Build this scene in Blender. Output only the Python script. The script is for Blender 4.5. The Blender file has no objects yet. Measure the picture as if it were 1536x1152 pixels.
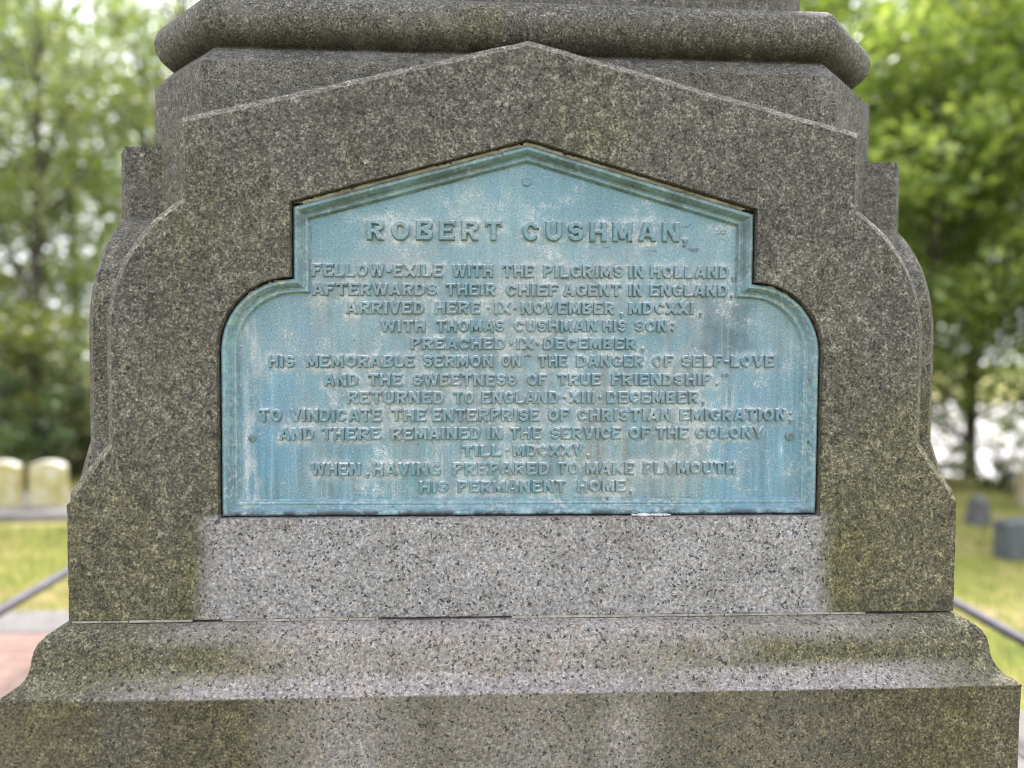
import bpy, bmesh, math, random
import numpy as np
from mathutils import Vector, Matrix, geometry, noise

# ------------------------------------------------------------------ camera, sky, sun, exposure
C = bpy.context.scene.collection
SC = bpy.context.scene
R = math.radians

def make_camera():
    loc = Vector((-0.0834, -1.9351, 0.4412))
    yaw, pitch, roll, f = 0.04994, -0.03739, 0.0064, 1064.5
    fw = Vector((math.sin(yaw) * math.cos(pitch), math.cos(yaw) * math.cos(pitch), math.sin(pitch)))
    rt = Vector((math.cos(yaw), -math.sin(yaw), 0))
    up = rt.cross(fw)
    r2 = rt * math.cos(roll) + up * math.sin(roll)
    u2 = -rt * math.sin(roll) + up * math.cos(roll)
    cam = bpy.data.cameras.new('camera')
    o = bpy.data.objects.new('camera', cam)
    C.objects.link(o)
    m = Matrix((r2, u2, -fw)).transposed().to_4x4()
    m.translation = loc
    o.matrix_world = m
    cam.sensor_width = 36
    cam.lens = f / 1536 * 36
    cam.clip_start = 0.05
    cam.clip_end = 2000
    cam.dof.use_dof = True
    cam.dof.focus_distance = 1.205
    cam.dof.aperture_fstop = 1.15
    SC.camera = o
    SC.cycles.filter_width = 1.1
make_camera()

SUN_EL, SUN_AZ = R(58), R(20)          # azimuth from +Y towards +X: behind the monument, a little right
w = bpy.data.worlds.new('World')
SC.world = w
w.use_nodes = True
nt = w.node_tree
nt.nodes.clear()
wo = nt.nodes.new('ShaderNodeOutputWorld')
bg = nt.nodes.new('ShaderNodeBackground')
sky = nt.nodes.new('ShaderNodeTexSky')
sky.sky_type = 'NISHITA'
sky.sun_disc = False
sky.sun_elevation = SUN_EL
sky.sun_rotation = SUN_AZ
sky.dust_density = 3.0
tc = nt.nodes.new('ShaderNodeTexCoord')
cn = nt.nodes.new('ShaderNodeTexNoise')
cn.inputs['Scale'].default_value = 2.6
cn.inputs['Detail'].default_value = 5
cr = nt.nodes.new('ShaderNodeMapRange')
cr.inputs[1].default_value = 0.30
cr.inputs[2].default_value = 0.55
cr.inputs[3].default_value = 0.45
cr.inputs[4].default_value = 1.0
mx = nt.nodes.new('ShaderNodeMix')
mx.data_type = 'RGBA'
mx.inputs[7].default_value = (11.0, 11.2, 11.8, 1)      # thin bright overcast
nt.links.new(tc.outputs['Generated'], cn.inputs['Vector'])
nt.links.new(cn.outputs['Fac'], cr.inputs[0])
nt.links.new(cr.outputs[0], mx.inputs[0])
nt.links.new(sky.outputs[0], mx.inputs[6])
nt.links.new(mx.outputs[2], bg.inputs['Color'])
bg.inputs['Strength'].default_value = 0.12
nt.links.new(bg.outputs[0], wo.inputs['Surface'])

sl = bpy.data.lights.new('sun', 'SUN')
sl.energy = 5.0
sl.angle = R(12)
sl.color = (1.0, 0.95, 0.87)
so = bpy.data.objects.new('sun', sl)
C.objects.link(so)
sd = Vector((math.sin(SUN_AZ) * math.cos(SUN_EL), math.cos(SUN_AZ) * math.cos(SUN_EL), math.sin(SUN_EL)))
so.rotation_euler = sd.to_track_quat('Z', 'Y').to_euler()
so.location = sd * 40

vs = SC.view_settings
vs.view_transform = 'Standard'
vs.look = 'None'
vs.gamma = 1
vs.exposure = 1.25

# ------------------------------------------------------------------ helpers
def tag(o, label=None, cat=None, group=None, kind=None):
    if label: o['label'] = label
    if cat: o['category'] = cat
    if group: o['group'] = group
    if kind: o['kind'] = kind
    return o

def empty(name, loc=(0, 0, 0), rz=0):
    o = bpy.data.objects.new(name, None)
    C.objects.link(o)
    o.location = loc
    o.rotation_euler.z = rz
    o.empty_display_size = 0.1
    return o

def mesh_obj(name, verts, faces, mat, parent=None, loc=(0, 0, 0), smooth=False):
    me = bpy.data.meshes.new(name)
    me.from_pydata([tuple(v) for v in verts], [], [tuple(f) for f in faces])
    me.validate()
    if mat: me.materials.append(mat)
    if smooth: me.shade_smooth()
    o = bpy.data.objects.new(name, me)
    C.objects.link(o)
    if parent: o.parent = parent
    o.location = loc
    return o

def recalc(o, angle=None):
    bm = bmesh.new()
    bm.from_mesh(o.data)
    bmesh.ops.remove_doubles(bm, verts=bm.verts, dist=1e-5)
    bmesh.ops.recalc_face_normals(bm, faces=bm.faces)
    bm.to_mesh(o.data)
    bm.free()
    if angle:
        o.data.shade_smooth()
        o.data.set_sharp_from_angle(angle=R(angle))
    return o

class MB:
    def __init__(s): s.v = []; s.f = []
    def add(s, v, f):
        n = len(s.v)
        s.v += [tuple(p) for p in v]
        s.f += [tuple(i + n for i in q) for q in f]
        return s
    def box(s, x0, x1, y0, y1, z0, z1):
        return s.add([(x0, y0, z0), (x1, y0, z0), (x1, y1, z0), (x0, y1, z0), (x0, y0, z1), (x1, y0, z1), (x1, y1, z1), (x0, y1, z1)],
                     [(0, 3, 2, 1), (4, 5, 6, 7), (0, 1, 5, 4), (1, 2, 6, 5), (2, 3, 7, 6), (3, 0, 4, 7)])
    def tube(s, pts, rad, n=8, cap=True):
        rings = []
        pts = [Vector(p) for p in pts]
        for i, p in enumerate(pts):
            d = (pts[min(i + 1, len(pts) - 1)] - pts[max(i - 1, 0)]).normalized()
            a = d.cross(Vector((0, 0, 1)) if abs(d.z) < .9 else Vector((1, 0, 0))).normalized()
            b = d.cross(a)
            r = rad[i] if hasattr(rad, '__len__') else rad
            rings.append([p + (a * math.cos(2 * math.pi * k / n) + b * math.sin(2 * math.pi * k / n)) * r for k in range(n)])
        v = [q for g in rings for q in g]
        f = []
        for i in range(len(rings) - 1):
            for k in range(n):
                f.append((i * n + k, i * n + (k + 1) % n, (i + 1) * n + (k + 1) % n, (i + 1) * n + k))
        if cap:
            f.append(tuple(range(n)))
            f.append(tuple(range((len(rings) - 1) * n, len(rings) * n))[::-1])
        return s.add(v, f)
    def build(s, name, mat, parent=None, loc=(0, 0, 0), angle=35):
        return recalc(mesh_obj(name, s.v, s.f, mat, parent, loc), angle)

# ---- node helpers
class NT:
    def __init__(s, name):
        s.m = bpy.data.materials.new(name)
        s.m.use_nodes = True
        s.t = s.m.node_tree
        s.t.nodes.clear()
        s.out = s.t.nodes.new('ShaderNodeOutputMaterial')
        s.geo = s.t.nodes.new('ShaderNodeNewGeometry')
        s.pos = s.geo.outputs['Position']
        sp = s.t.nodes.new('ShaderNodeSeparateXYZ')
        s.t.links.new(s.pos, sp.inputs[0])
        s.x, s.y, s.z = sp.outputs
        s.p = s.pos
    def put(s, sock, v):
        if isinstance(v, bpy.types.NodeSocket): s.t.links.new(v, sock)
        elif isinstance(v, tuple) and sock.type == 'RGBA' and len(v) == 3: sock.default_value = v + (1,)
        else: sock.default_value = v
    def n(s, typ, **kw):
        d = s.t.nodes.new(typ)
        for k, v in kw.items(): setattr(d, k, v)
        return d
    def math(s, op, a, b=0.0, c=0.0, clamp=False):
        d = s.n('ShaderNodeMath', operation=op, use_clamp=clamp)
        s.put(d.inputs[0], a); s.put(d.inputs[1], b)
        if len(d.inputs) > 2: s.put(d.inputs[2], c)
        return d.outputs[0]
    def add(s, a, b): return s.math('ADD', a, b)
    def sub(s, a, b): return s.math('SUBTRACT', a, b)
    def mul(s, a, b): return s.math('MULTIPLY', a, b)
    def max(s, a, b): return s.math('MAXIMUM', a, b)
    def min(s, a, b): return s.math('MINIMUM', a, b)
    def inv(s, a): return s.math('SUBTRACT', 1.0, a)
    def noise(s, scale, detail=3, rough=.55, vec=None, stretch=None, dist=0.0, out='Fac', off=None):
        d = s.n('ShaderNodeTexNoise')
        v = vec or s.p
        if stretch or off:
            mp = s.n('ShaderNodeMapping')
            s.put(mp.inputs['Vector'], v)
            if stretch: mp.inputs['Scale'].default_value = stretch
            if off: mp.inputs['Location'].default_value = off
            v = mp.outputs[0]
        s.put(d.inputs['Vector'], v)
        d.inputs['Scale'].default_value = scale
        d.inputs['Detail'].default_value = detail
        d.inputs['Roughness'].default_value = rough
        d.inputs['Distortion'].default_value = dist
        return d.outputs[out]
    def vor(s, scale, out='Distance', vec=None, feature='F1'):
        d = s.n('ShaderNodeTexVoronoi', feature=feature)
        s.put(d.inputs['Vector'], vec or s.p)
        d.inputs['Scale'].default_value = scale
        return d.outputs[out]
    def ss(s, v, a, b, lo=0.0, hi=1.0):
        d = s.n('ShaderNodeMapRange', interpolation_type='SMOOTHSTEP')
        s.put(d.inputs[0], v); s.put(d.inputs[1], a); s.put(d.inputs[2], b); s.put(d.inputs[3], lo); s.put(d.inputs[4], hi)
        return d.outputs[0]
    def lin(s, v, a, b, lo=0.0, hi=1.0):
        d = s.n('ShaderNodeMapRange')
        s.put(d.inputs[0], v); s.put(d.inputs[1], a); s.put(d.inputs[2], b); s.put(d.inputs[3], lo); s.put(d.inputs[4], hi)
        return d.outputs[0]
    def mix(s, f, a, b, mode='MIX'):
        d = s.n('ShaderNodeMix', data_type='RGBA', blend_type=mode)
        s.put(d.inputs[0], f); s.put(d.inputs[6], a); s.put(d.inputs[7], b)
        return d.outputs[2]
    def ramp(s, f, stops, interp='LINEAR'):
        d = s.n('ShaderNodeValToRGB')
        cr = d.color_ramp
        cr.interpolation = interp
        while len(cr.elements) < len(stops): cr.elements.new(.5)
        for e, (p, c) in zip(cr.elements, stops):
            e.position = p
            e.color = (c, c, c, 1) if not hasattr(c, '__len__') else tuple(c) + (1,)
        s.put(d.inputs[0], f)
        return d.outputs[0]
    def box(s, x0, x1, z0, z1, sx, sz=None, x=None, z=None):
        sz = sz or sx
        x = x or s.x; z = z or s.z
        a = s.mul(s.ss(x, x0 - sx, x0 + sx), s.ss(x, x1 - sx, x1 + sx, 1.0, 0.0))
        b = s.mul(s.ss(z, z0 - sz, z0 + sz), s.ss(z, z1 - sz, z1 + sz, 1.0, 0.0))
        return s.mul(a, b)
    def warp(s, scale, amp):
        d = s.noise(scale, 3, out='Color')
        v = s.n('ShaderNodeVectorMath', operation='SUBTRACT')
        s.put(v.inputs[0], d); v.inputs[1].default_value = (.5, .5, .5)
        v2 = s.n('ShaderNodeVectorMath', operation='SCALE')
        s.put(v2.inputs[0], v.outputs[0]); v2.inputs['Scale'].default_value = amp
        v3 = s.n('ShaderNodeVectorMath', operation='ADD')
        s.put(v3.inputs[0], v2.outputs[0]); s.put(v3.inputs[1], s.pos)
        return v3.outputs[0]
    def sep(s, v):
        sp = s.n('ShaderNodeSeparateXYZ')
        s.put(sp.inputs[0], v)
        return sp.outputs
    def bump(s, h, strength=.5, dist=.002, normal=None):
        d = s.n('ShaderNodeBump')
        s.put(d.inputs['Strength'], strength); d.inputs['Distance'].default_value = dist
        s.put(d.inputs['Height'], h)
        if normal: s.put(d.inputs['Normal'], normal)
        return d.outputs[0]
    def bsdf(s, col, rough=.8, normal=None, metal=0.0, spec=.3):
        d = s.n('ShaderNodeBsdfPrincipled')
        s.put(d.inputs['Base Color'], col); s.put(d.inputs['Roughness'], rough); s.put(d.inputs['Metallic'], metal)
        s.put(d.inputs['Specular IOR Level'], spec)
        if normal: s.put(d.inputs['Normal'], normal)
        s.t.links.new(d.outputs[0], s.out.inputs['Surface'])
        return s.m

# ------------------------------------------------------------------ materials
def granite(name, kind):
    s = NT(name)
    wp = s.warp(190, .007)
    # mineral grain: feldspar, quartz, dark mica
    g1 = s.noise(185, 5, .72)
    g2 = s.noise(520, 3, .7)
    grain = s.add(s.mul(g1, .62), s.mul(g2, .38))
    clean = s.ramp(grain, [(.36, (.055, .055, .066)), (.44, (.140, .137, .147)), (.51, (.208, .203, .217)), (.57, (.315, .308, .328)), (.64, (.50, .49, .515))])
    clean = s.mix(1.0, clean, s.ramp(s.noise(16, 4, .6), [(.3, .86), (.7, 1.12)]), 'MULTIPLY')
    tint = s.noise(60, 2)
    clean = s.mix(s.ss(tint, .52, .66, 0, .55), clean, s.mix(1.0, clean, (1.06, .95, .83), 'MULTIPLY'))
    vc = s.sep(s.vor(300, 'Color', wp))
    fl = s.n('ShaderNodeTexNoise')
    s.put(fl.inputs['Vector'], wp); fl.inputs['Scale'].default_value = 122; fl.inputs['Detail'].default_value = 4; fl.inputs['Roughness'].default_value = .68
    fleck = s.max(s.ss(fl.outputs[0], .605, .630), s.mul(s.ss(vc[0], .945, .955), s.ss(g1, .40, .50)))
    clean = s.mix(s.mul(fleck, .9), clean, (.017, .018, .024))
    # biological crust on the old surface
    crustg = s.add(s.mul(s.noise(270, 5, .78, off=(3, 1, 7)), .78), s.mul(s.noise(70, 3, .6), .22))
    crust = s.ramp(crustg, [(.355, (.014, .0138, .0125)), (.445, (.043, .0425, .0365)), (.505, (.073, .0715, .060)), (.565, (.130, .128, .106)), (.65, (.33, .325, .28))])
    crust = s.mix(s.mul(fleck, .85), crust, (.012, .012, .013))
    big = s.noise(3.2, 4, .6, stretch=(1, 1, .55))
    olive = s.ss(s.add(big, s.mul(s.sub(.42, s.z), .34)), .38, .64)
    crust = s.mix(olive, s.mix(1.0, crust, (.98, .95, 1.04), 'MULTIPLY'), s.mix(1.0, crust, (1.08, 1.03, .82), 'MULTIPLY'))
    crust = s.mix(1.0, crust, s.ramp(s.noise(7, 4, .62, off=(9, 2, 4)), [(.3, .88), (.5, 1.0), (.72, 1.14)]), 'MULTIPLY')
    # pale lichen spots
    lv = s.n('ShaderNodeTexVoronoi')
    s.put(lv.inputs['Vector'], s.warp(90, .008)); lv.inputs['Scale'].default_value = 27
    lc = s.sep(lv.outputs['Color'])
    rr_ = s.add(s.mul(s.mul(lc[1], lc[1]), .10), .035)
    spot = s.mul(s.ss(lv.outputs['Distance'], rr_, s.add(rr_, .035), 1.0, 0.0), s.ss(lc[0], .74, .76))
    spot = s.mul(spot, s.mul(s.ss(s.noise(4.0, 2, off=(5, 5, 1)), .40, .56), s.lin(s.noise(300, 3), .35, .6, .4, 1)))
    spot = s.mul(spot, s.ss(s.z, .15, .4))
    wx, wy, wz = s.sep(s.warp(26, .045))
    wx2, wy2, wz2 = s.sep(s.warp(7, .10))
    if kind == 'panel':
        wx3 = s.sep(s.warp(9, .05))[0]
        cl = s.box(-.532, .515, -.2, .176, .026, .006, x=s.add(s.mul(wx, .6), s.mul(wx3, .4)), z=s.z)
        cl = s.mul(cl, s.ss(s.y, -.70, -.72))
        cl = s.mul(cl, s.ss(s.noise(2.6, 4, .6, stretch=(1, 1, .4)), .2, .42, .78, 1.0))
        dirty = s.ss(s.noise(9, 4, .65, off=(2, 8, 3)), .48, .68, 0, .30)
        algae = s.max(s.box(-.60, -.525, -.1, .16, .05, .07, x=wx2, z=wz2), s.box(.50, .60, -.1, .15, .06, .07, x=wx2, z=wz2))
        algae = s.max(s.mul(algae, s.ss(s.noise(12, 4, .6, off=(1, 7, 2)), .32, .6)), s.mul(s.ss(s.z, .02, .004), s.ss(s.noise(8, 3), .48, .6)))
        cleanm = s.mul(cl, s.inv(dirty))
    elif kind == 'plinth':
        # cleaner middle of the moulding, washed and streaked die below
        top = s.box(-.46, .36, -.072, .2, .09, .012, x=wx2, z=s.z)
        topband = s.mul(s.box(-2, 2, -.030, .2, .1, .012), s.box(-.60, .62, -1, 1, .10, x=wx2))
        lowband = s.mul(s.box(-.62, .70, -.105, -.066, .12, .010, x=wx2, z=s.z), s.ss(s.noise(12, 3), .25, .5, .45, 1))
        a = s.max(s.max(s.mul(top, .85), s.mul(topband, .55)), s.mul(lowband, .95))
        midstain = s.mul(s.box(.22, .60, -.070, -.026, .10, .016, x=wx2, z=s.z), s.ss(s.noise(15, 4, .65), .34, .55))
        midstain = s.max(midstain, s.mul(s.box(-.70, -.40, -.082, -.022, .08, .016, x=wx2, z=s.z), s.ss(s.noise(15, 4, .65), .30, .52)))
        a = s.mul(a, s.inv(s.mul(midstain, .6)))
        prof = s.ramp(s.lin(s.add(s.x, s.mul(s.sub(wx2, s.x), .35)), -.85, .85), [
            (.0, .12), (.17, .02), (.235, .03), (.262, .36), (.30, .62), (.35, .92), (.37, .62), (.41, .42), (.47, .55), (.505, .70),
            (.54, .45), (.560, .34), (.582, .74), (.608, .70), (.636, .24), (.68, .16), (.72, .26), (.78, .12), (.86, .02), (1, .02)])
        die = s.mul(prof, s.lin(s.noise(5, 4, .6, stretch=(1.6, 1, .35)), .3, .7, .72, 1.15))
        isdie = s.ss(s.z, -.0965, -.0995)
        cleanm = s.math('ADD', s.mul(a, s.inv(isdie)), s.mul(die, isdie), clamp=True)
        cleanm = s.mul(cleanm, s.ss(s.y, .5, -.6))
        crust = s.mix(isdie, crust, s.mix(1.0, crust, (.84, .82, .76), 'MULTIPLY'))
        algae = s.max(s.mul(isdie, s.ss(s.noise(3.5, 3, stretch=(1, 1, .4)), .46, .66, 0, .8)), s.mul(midstain, .6))
    else:
        cleanm = s.mul(s.ss(s.noise(5, 4, .65), .52, .75), .35)
        algae = s.ss(s.noise(4, 3), .62, .75)
    crust = s.mix(s.mul(algae, .6), crust, s.mix(1.0, crust, (1.05, 1.06, .66), 'MULTIPLY'))
    warm = s.mix(1.0, clean, (.99, .94, .88) if kind == 'plinth' else (1, 1, 1.01), 'MULTIPLY')
    # crust thins grain by grain at the edge of a washed area
    mk = s.math('ADD', cleanm, s.mul(s.mul(s.sub(g1, .5), 1.6), s.mul(cleanm, s.inv(cleanm))), clamp=True)
    col = s.mix(mk, crust, warm)
    # grime and painted-in shade along the underside of the roll moulding
    soot_shade = s.mul(s.mul(s.ss(s.z, 1.012, .982), s.ss(s.z, .9735, .9765)), s.lin(s.noise(18, 4, .65), .3, .6, .35, 1.0))
    if kind == 'core': col = s.mix(s.mul(soot_shade, .8), col, (.012, .011, .012))
    if kind == 'panel':
        grime = s.mul(s.box(.58, .78, -.1, .030, .06, .012, x=wx2, z=s.z), s.ss(s.noise(14, 4, .65, off=(5, 1, 1)), .35, .6))
        col = s.mix(s.mul(grime, .6), col, (.022, .020, .021))
    if kind == 'panel':
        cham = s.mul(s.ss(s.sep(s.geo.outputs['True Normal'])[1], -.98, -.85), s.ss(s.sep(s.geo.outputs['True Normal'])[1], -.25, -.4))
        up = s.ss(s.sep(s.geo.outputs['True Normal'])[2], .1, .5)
        col = s.mix(s.mul(s.mul(cham, s.add(s.mul(up, .55), .35)), s.lin(s.noise(48, 4, .65), .35, .65, .3, 1.0)), col, s.mix(1.0, crust, (1.9, 1.85, 1.75), 'MULTIPLY'))  # chamfers lightened in colour, most where they face up to the sky
    col = s.mix(s.mul(spot, .85), col, (.30, .30, .265))
    h = s.add(s.mul(g1, .6), s.add(s.mul(g2, .5), s.mul(fleck, -.35)))
    bev = s.n('ShaderNodeBevel', samples=4)
    bev.inputs['Radius'].default_value = .003
    nb = s.bump(s.noise(22, 3), .25, .004, bev.outputs[0])
    return s.bsdf(col, s.lin(g1, .3, .7, .72, .92), s.bump(h, .75, .0024, nb), spec=.28)

def bronze(name, kind):
    s = NT(name)
    wx, wy, wz = s.sep(s.warp(16, .06))
    base = s.ramp(s.noise(5.5, 5, .62), [(.28, (.078, .150, .205)), (.45, (.106, .192, .246)), (.58, (.138, .222, .270)), (.75, (.190, .256, .288))])
    base = s.mix(s.ss(s.noise(14, 4, .6, stretch=(1.4, 1, .22), off=(4, 0, 2)), .50, .66, 0, .55), base, (.098, .192, .272))
    # bluer washed bottom corners, greyer middle
    blue = s.max(s.box(-.47, -.37, .20, .43, .022, .06, x=wx, z=wz), s.max(s.box(.33, .46, .19, .44, .05, .05, x=wx, z=wz), s.box(-.385, -.355, .40, .56, .008, .05, x=wx, z=s.z)))
    base = s.mix(s.mul(blue, .75), base, (.085, .190, .290))
    teal = s.mul(s.box(-.30, .30, .17, .31, .10, .05, x=wx, z=wz), s.ss(s.noise(11, 4, .6, stretch=(1.6, 1, .25)), .42, .58))
    base = s.mix(s.mul(teal, .6), base, (.092, .210, .248))
    grey = s.math('ADD', s.box(-.36, .30, .33, .62, .08, .05, x=wx, z=wz), s.mul(s.box(-.36, .30, .20, .36, .05, x=wx, z=wz), s.ss(s.noise(9, 4, .6, stretch=(2.2, 1, .2), off=(1, 3, 3)), .44, .58)), clamp=True)
    grey = s.math('ADD', grey, s.mul(s.box(-.47, .44, .20, .56, .05, .05, x=wx, z=wz), .45), clamp=True)
    grey = s.mul(grey, s.ss(s.noise(7.5, 7, .72, off=(7, 7, 7), stretch=(1.3, 1, .6)), .40, .58))
    base = s.mix(s.mul(grey, .72), base, (.172, .204, .226))
    brown = s.mul(s.box(.05, .33, .19, .46, .04, .08, x=wx, z=wz), s.ss(s.noise(13, 4, .6, stretch=(2.6, 1, .14), off=(2, 2, 6)), .52, .66))
    base = s.mix(s.mul(brown, .65), base, (.142, .150, .142))
    darkp = s.max(s.mul(s.box(.30, .40, .45, .545, .02, .012, x=wx, z=wz), .8), s.mul(s.box(.10, .36, .622, .672, .05, .006, x=wx, z=wz), s.ss(s.noise(42, 4, .7, stretch=(.5, 1, 2)), .57, .63)))
    base = s.mix(s.mul(darkp, s.lin(s.noise(40, 5, .7), .35, .6, .45, 1.0)), base, (.055, .088, .115))
    stain = s.mul(s.ss(s.noise(8, 6, .72, off=(11, 3, 5), stretch=(1.4, 1, .5)), .56, .68), s.lin(s.noise(150, 4, .7), .35, .6, .3, 1.0))
    base = s.mix(s.mul(stain, .55), base, (.085, .118, .128))
    # chalky white bloom, fine speckle and scuffs
    bl = s.mul(s.ss(s.noise(11, 8, .82), .52, .66), s.lin(s.noise(300, 4, .75), .36, .60, .0, 1.1))
    base = s.mix(s.math('MULTIPLY', bl, .8, clamp=True), base, (.37, .385, .41))
    sc2 = s.mul(s.ss(s.noise(21, 6, .78, stretch=(1, 1, .5), off=(3, 3, 8)), .55, .66), s.ss(s.noise(210, 4, .75), .44, .56))
    base = s.mix(s.mul(sc2, .6), base, (.120, .150, .165))
    side = s.mul(s.box(-.473, -.452, .17, .56, .008, .03, x=wx, z=s.z), s.ss(s.noise(60, 5, .75, stretch=(1, 1, .3)), .40, .62))
    side = s.max(side, s.mul(s.box(.452, .468, .17, .42, .006, .06, x=wx, z=s.z), s.ss(s.noise(50, 5, .75, stretch=(1, 1, .3), off=(3, 3, 3)), .50, .64)))
    base = s.mix(s.mul(side, .6), base, (.34, .355, .38))
    # rain runs
    runs = s.noise(46, 4, .62, stretch=(1.5, 1, .06), off=(6, 1, 1))
    amt = s.mul(s.ss(s.z, .60, .30, .25, 1.0), s.ss(s.noise(7, 3, off=(4, 4, 4)), .30, .58))
    base = s.mix(amt, base, s.mix(1.0, base, s.ramp(runs, [(.34, .70), (.47, .95), (.56, 1.06), (.68, 1.42)]), 'MULTIPLY'))
    wr = s.mul(s.ss(s.noise(70, 4, .65, stretch=(1.3, 1, .05), off=(2, 9, 5)), .60, .68), amt)
    base = s.mix(s.mul(wr, .45), base, (.34, .37, .385))
    fine = s.noise(300, 5, .8)
    base = s.mix(.85, base, s.ramp(fine, [(.33, .50), (.46, .92), (.55, 1.10), (.67, 1.75)]), 'MULTIPLY')
    scr = s.ss(s.noise(60, 4, .6, stretch=(.35, 1, 3), dist=1.2), .66, .70)
    base = s.mix(s.mul(scr, .5), base, (.33, .36, .37))
    dots = s.n('ShaderNodeTexVoronoi')
    s.put(dots.inputs['Vector'], s.p); dots.inputs['Scale'].default_value = 55
    dc = s.sep(dots.outputs['Color'])
    base = s.mix(s.mul(s.ss(dots.outputs['Distance'], .05, .12, 1, 0), s.ss(dc[0], .90, .92)), base, (.05, .065, .075))
    base = s.mix(s.mul(s.ss(dots.outputs['Distance'], .03, .08, 1, 0), s.ss(dc[1], .86, .88)), base, (.44, .46, .46))
    if kind == 'field':
        at = s.n('ShaderNodeAttribute', attribute_name='near_letters')
        nl = at.outputs['Fac']
        dep = s.mul(nl, s.mul(s.ss(s.noise(30, 5, .75, off=(2, 6, 1)), .45, .60), s.lin(s.noise(280, 4, .75), .38, .58, .1, 1.2)))
        base = s.mix(s.math('MULTIPLY', dep, .95, clamp=True), base, (.46, .475, .50))
        base = s.mix(s.mul(nl, .30), base, (.172, .214, .242))
    if kind == 'frame':
        base = s.mix(.36, base, s.ramp(s.noise(9, 4, .6), [(.3, (.085, .165, .200)), (.7, (.165, .258, .282))]))
        slope = s.mul(s.ss(s.z, .565, .60), s.ss(s.noise(16, 5, .7), .40, .60))
        fe = s.mul(s.ss(s.noise(120, 4, .75, off=(4, 1, 2)), .50, .60), s.lin(s.noise(8, 3), .35, .6, .2, 1.0))
        base = s.mix(s.mul(fe, .7), base, (.34, .37, .375))
        base = s.mix(s.mul(slope, .58), base, (.052, .074, .078))
        ver = s.mul(s.ss(s.noise(36, 4, .7, off=(1, 1, 1)), .56, .66), s.inv(s.mul(s.ss(s.z, .58, .6), .7)))
        base = s.mix(s.mul(ver, .6), base, (.19, .34, .345))
        blk = s.max(s.ss(s.noise(46, 5, .7, off=(3, 9, 1)), .63, .70), s.mul(s.ss(s.z, .186, .178), s.ss(s.noise(20, 4, .7), .40, .55)))
        base = s.mix(s.mul(blk, .85), base, (.014, .017, .022))
        rust = s.ss(s.noise(23, 3, .6, off=(8, 0, 2)), .70, .74)
        base = s.mix(s.mul(rust, .7), base, (.10, .040, .030))
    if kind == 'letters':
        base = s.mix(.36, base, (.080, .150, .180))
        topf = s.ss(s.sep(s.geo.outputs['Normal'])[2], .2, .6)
        base = s.mix(s.mul(topf, s.lin(s.noise(40, 4, .7), .38, .58, .1, 1.0)), base, (.46, .49, .50))  # pale highlight painted on letter edges that face up
    h = s.add(s.mul(fine, .6), s.mul(s.noise(70, 4, .6), .6))
    return s.bsdf(base, s.lin(fine, .3, .7, .48, .68), s.bump(h, .45, .0016), metal=.10, spec=.45)

def simple(name, cols, scale, rough=.8, bump=.4, bscale=60, bd=.004, spec=.3, metal=0.0, detail=5):
    s = NT(name)
    n = s.noise(scale, detail, .62)
    k = len(cols)
    col = s.ramp(n, [(.28 + .46 * i / max(1, k - 1), c) for i, c in enumerate(cols)])
    return s.bsdf(col, rough, s.bump(s.noise(bscale, 4, .6), bump, bd), spec=spec, metal=metal)

def leaf_mat(name, dark, mid, light, trans):
    s = NT(name)
    r = s.geo.outputs['Random Per Island']
    col = s.ramp(r, [(0, dark), (.5, mid), (1, light)])
    col = s.mix(1.0, col, s.ramp(s.noise(.9, 3), [(.3, .72), (.7, 1.3)]), 'MULTIPLY')
    d = s.n('ShaderNodeBsdfPrincipled')
    s.put(d.inputs['Base Color'], col); d.inputs['Roughness'].default_value = .36; d.inputs['Specular IOR Level'].default_value = .6
    t = s.n('ShaderNodeBsdfTranslucent')
    s.put(t.inputs['Color'], s.mix(1.0, col, (1.5, 1.5, .7), 'MULTIPLY'))
    m = s.n('ShaderNodeMixShader')
    m.inputs[0].default_value = trans
    s.t.links.new(d.outputs[0], m.inputs[1]); s.t.links.new(t.outputs[0], m.inputs[2])
    s.t.links.new(m.outputs[0], s.out.inputs['Surface'])
    return s.m

def grass_ground():
    s = NT('turf')
    a = s.noise(1.1, 5, .65)
    b = s.noise(9, 5, .7)
    c = s.ramp(s.add(s.mul(a, .65), s.mul(b, .35)), [(.34, (.085, .110, .018)), (.46, (.165, .180, .034)), (.54, (.245, .220, .075)), (.64, (.320, .250, .135))])
    c = s.mix(1.0, c, s.ramp(s.noise(70, 4, .7), [(.3, .6), (.7, 1.4)]), 'MULTIPLY')
    return s.bsdf(c, .9, s.bump(s.noise(45, 5, .7), .8, .03))

def brick_mat():
    s = NT('brick_paving')
    b = s.n('ShaderNodeTexBrick')
    s.put(b.inputs['Vector'], s.p)
    b.inputs['Scale'].default_value = 1.0
    b.inputs['Brick Width'].default_value = .2
    b.inputs['Row Height'].default_value = .1
    b.inputs['Mortar Size'].default_value = .004
    s.put(b.inputs['Color1'], (.150, .094, .080)); s.put(b.inputs['Color2'], (.19, .130, .115)); s.put(b.inputs['Mortar'], (.19, .16, .145))
    col = s.mix(.7, b.outputs['Color'], s.ramp(s.noise(24, 5, .65), [(.3, .7), (.7, 1.3)]), 'MULTIPLY')
    return s.bsdf(col, .85, s.bump(s.add(s.mul(b.outputs['Fac'], -.6), s.mul(s.noise(90, 4), .5)), .6, .004))

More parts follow.
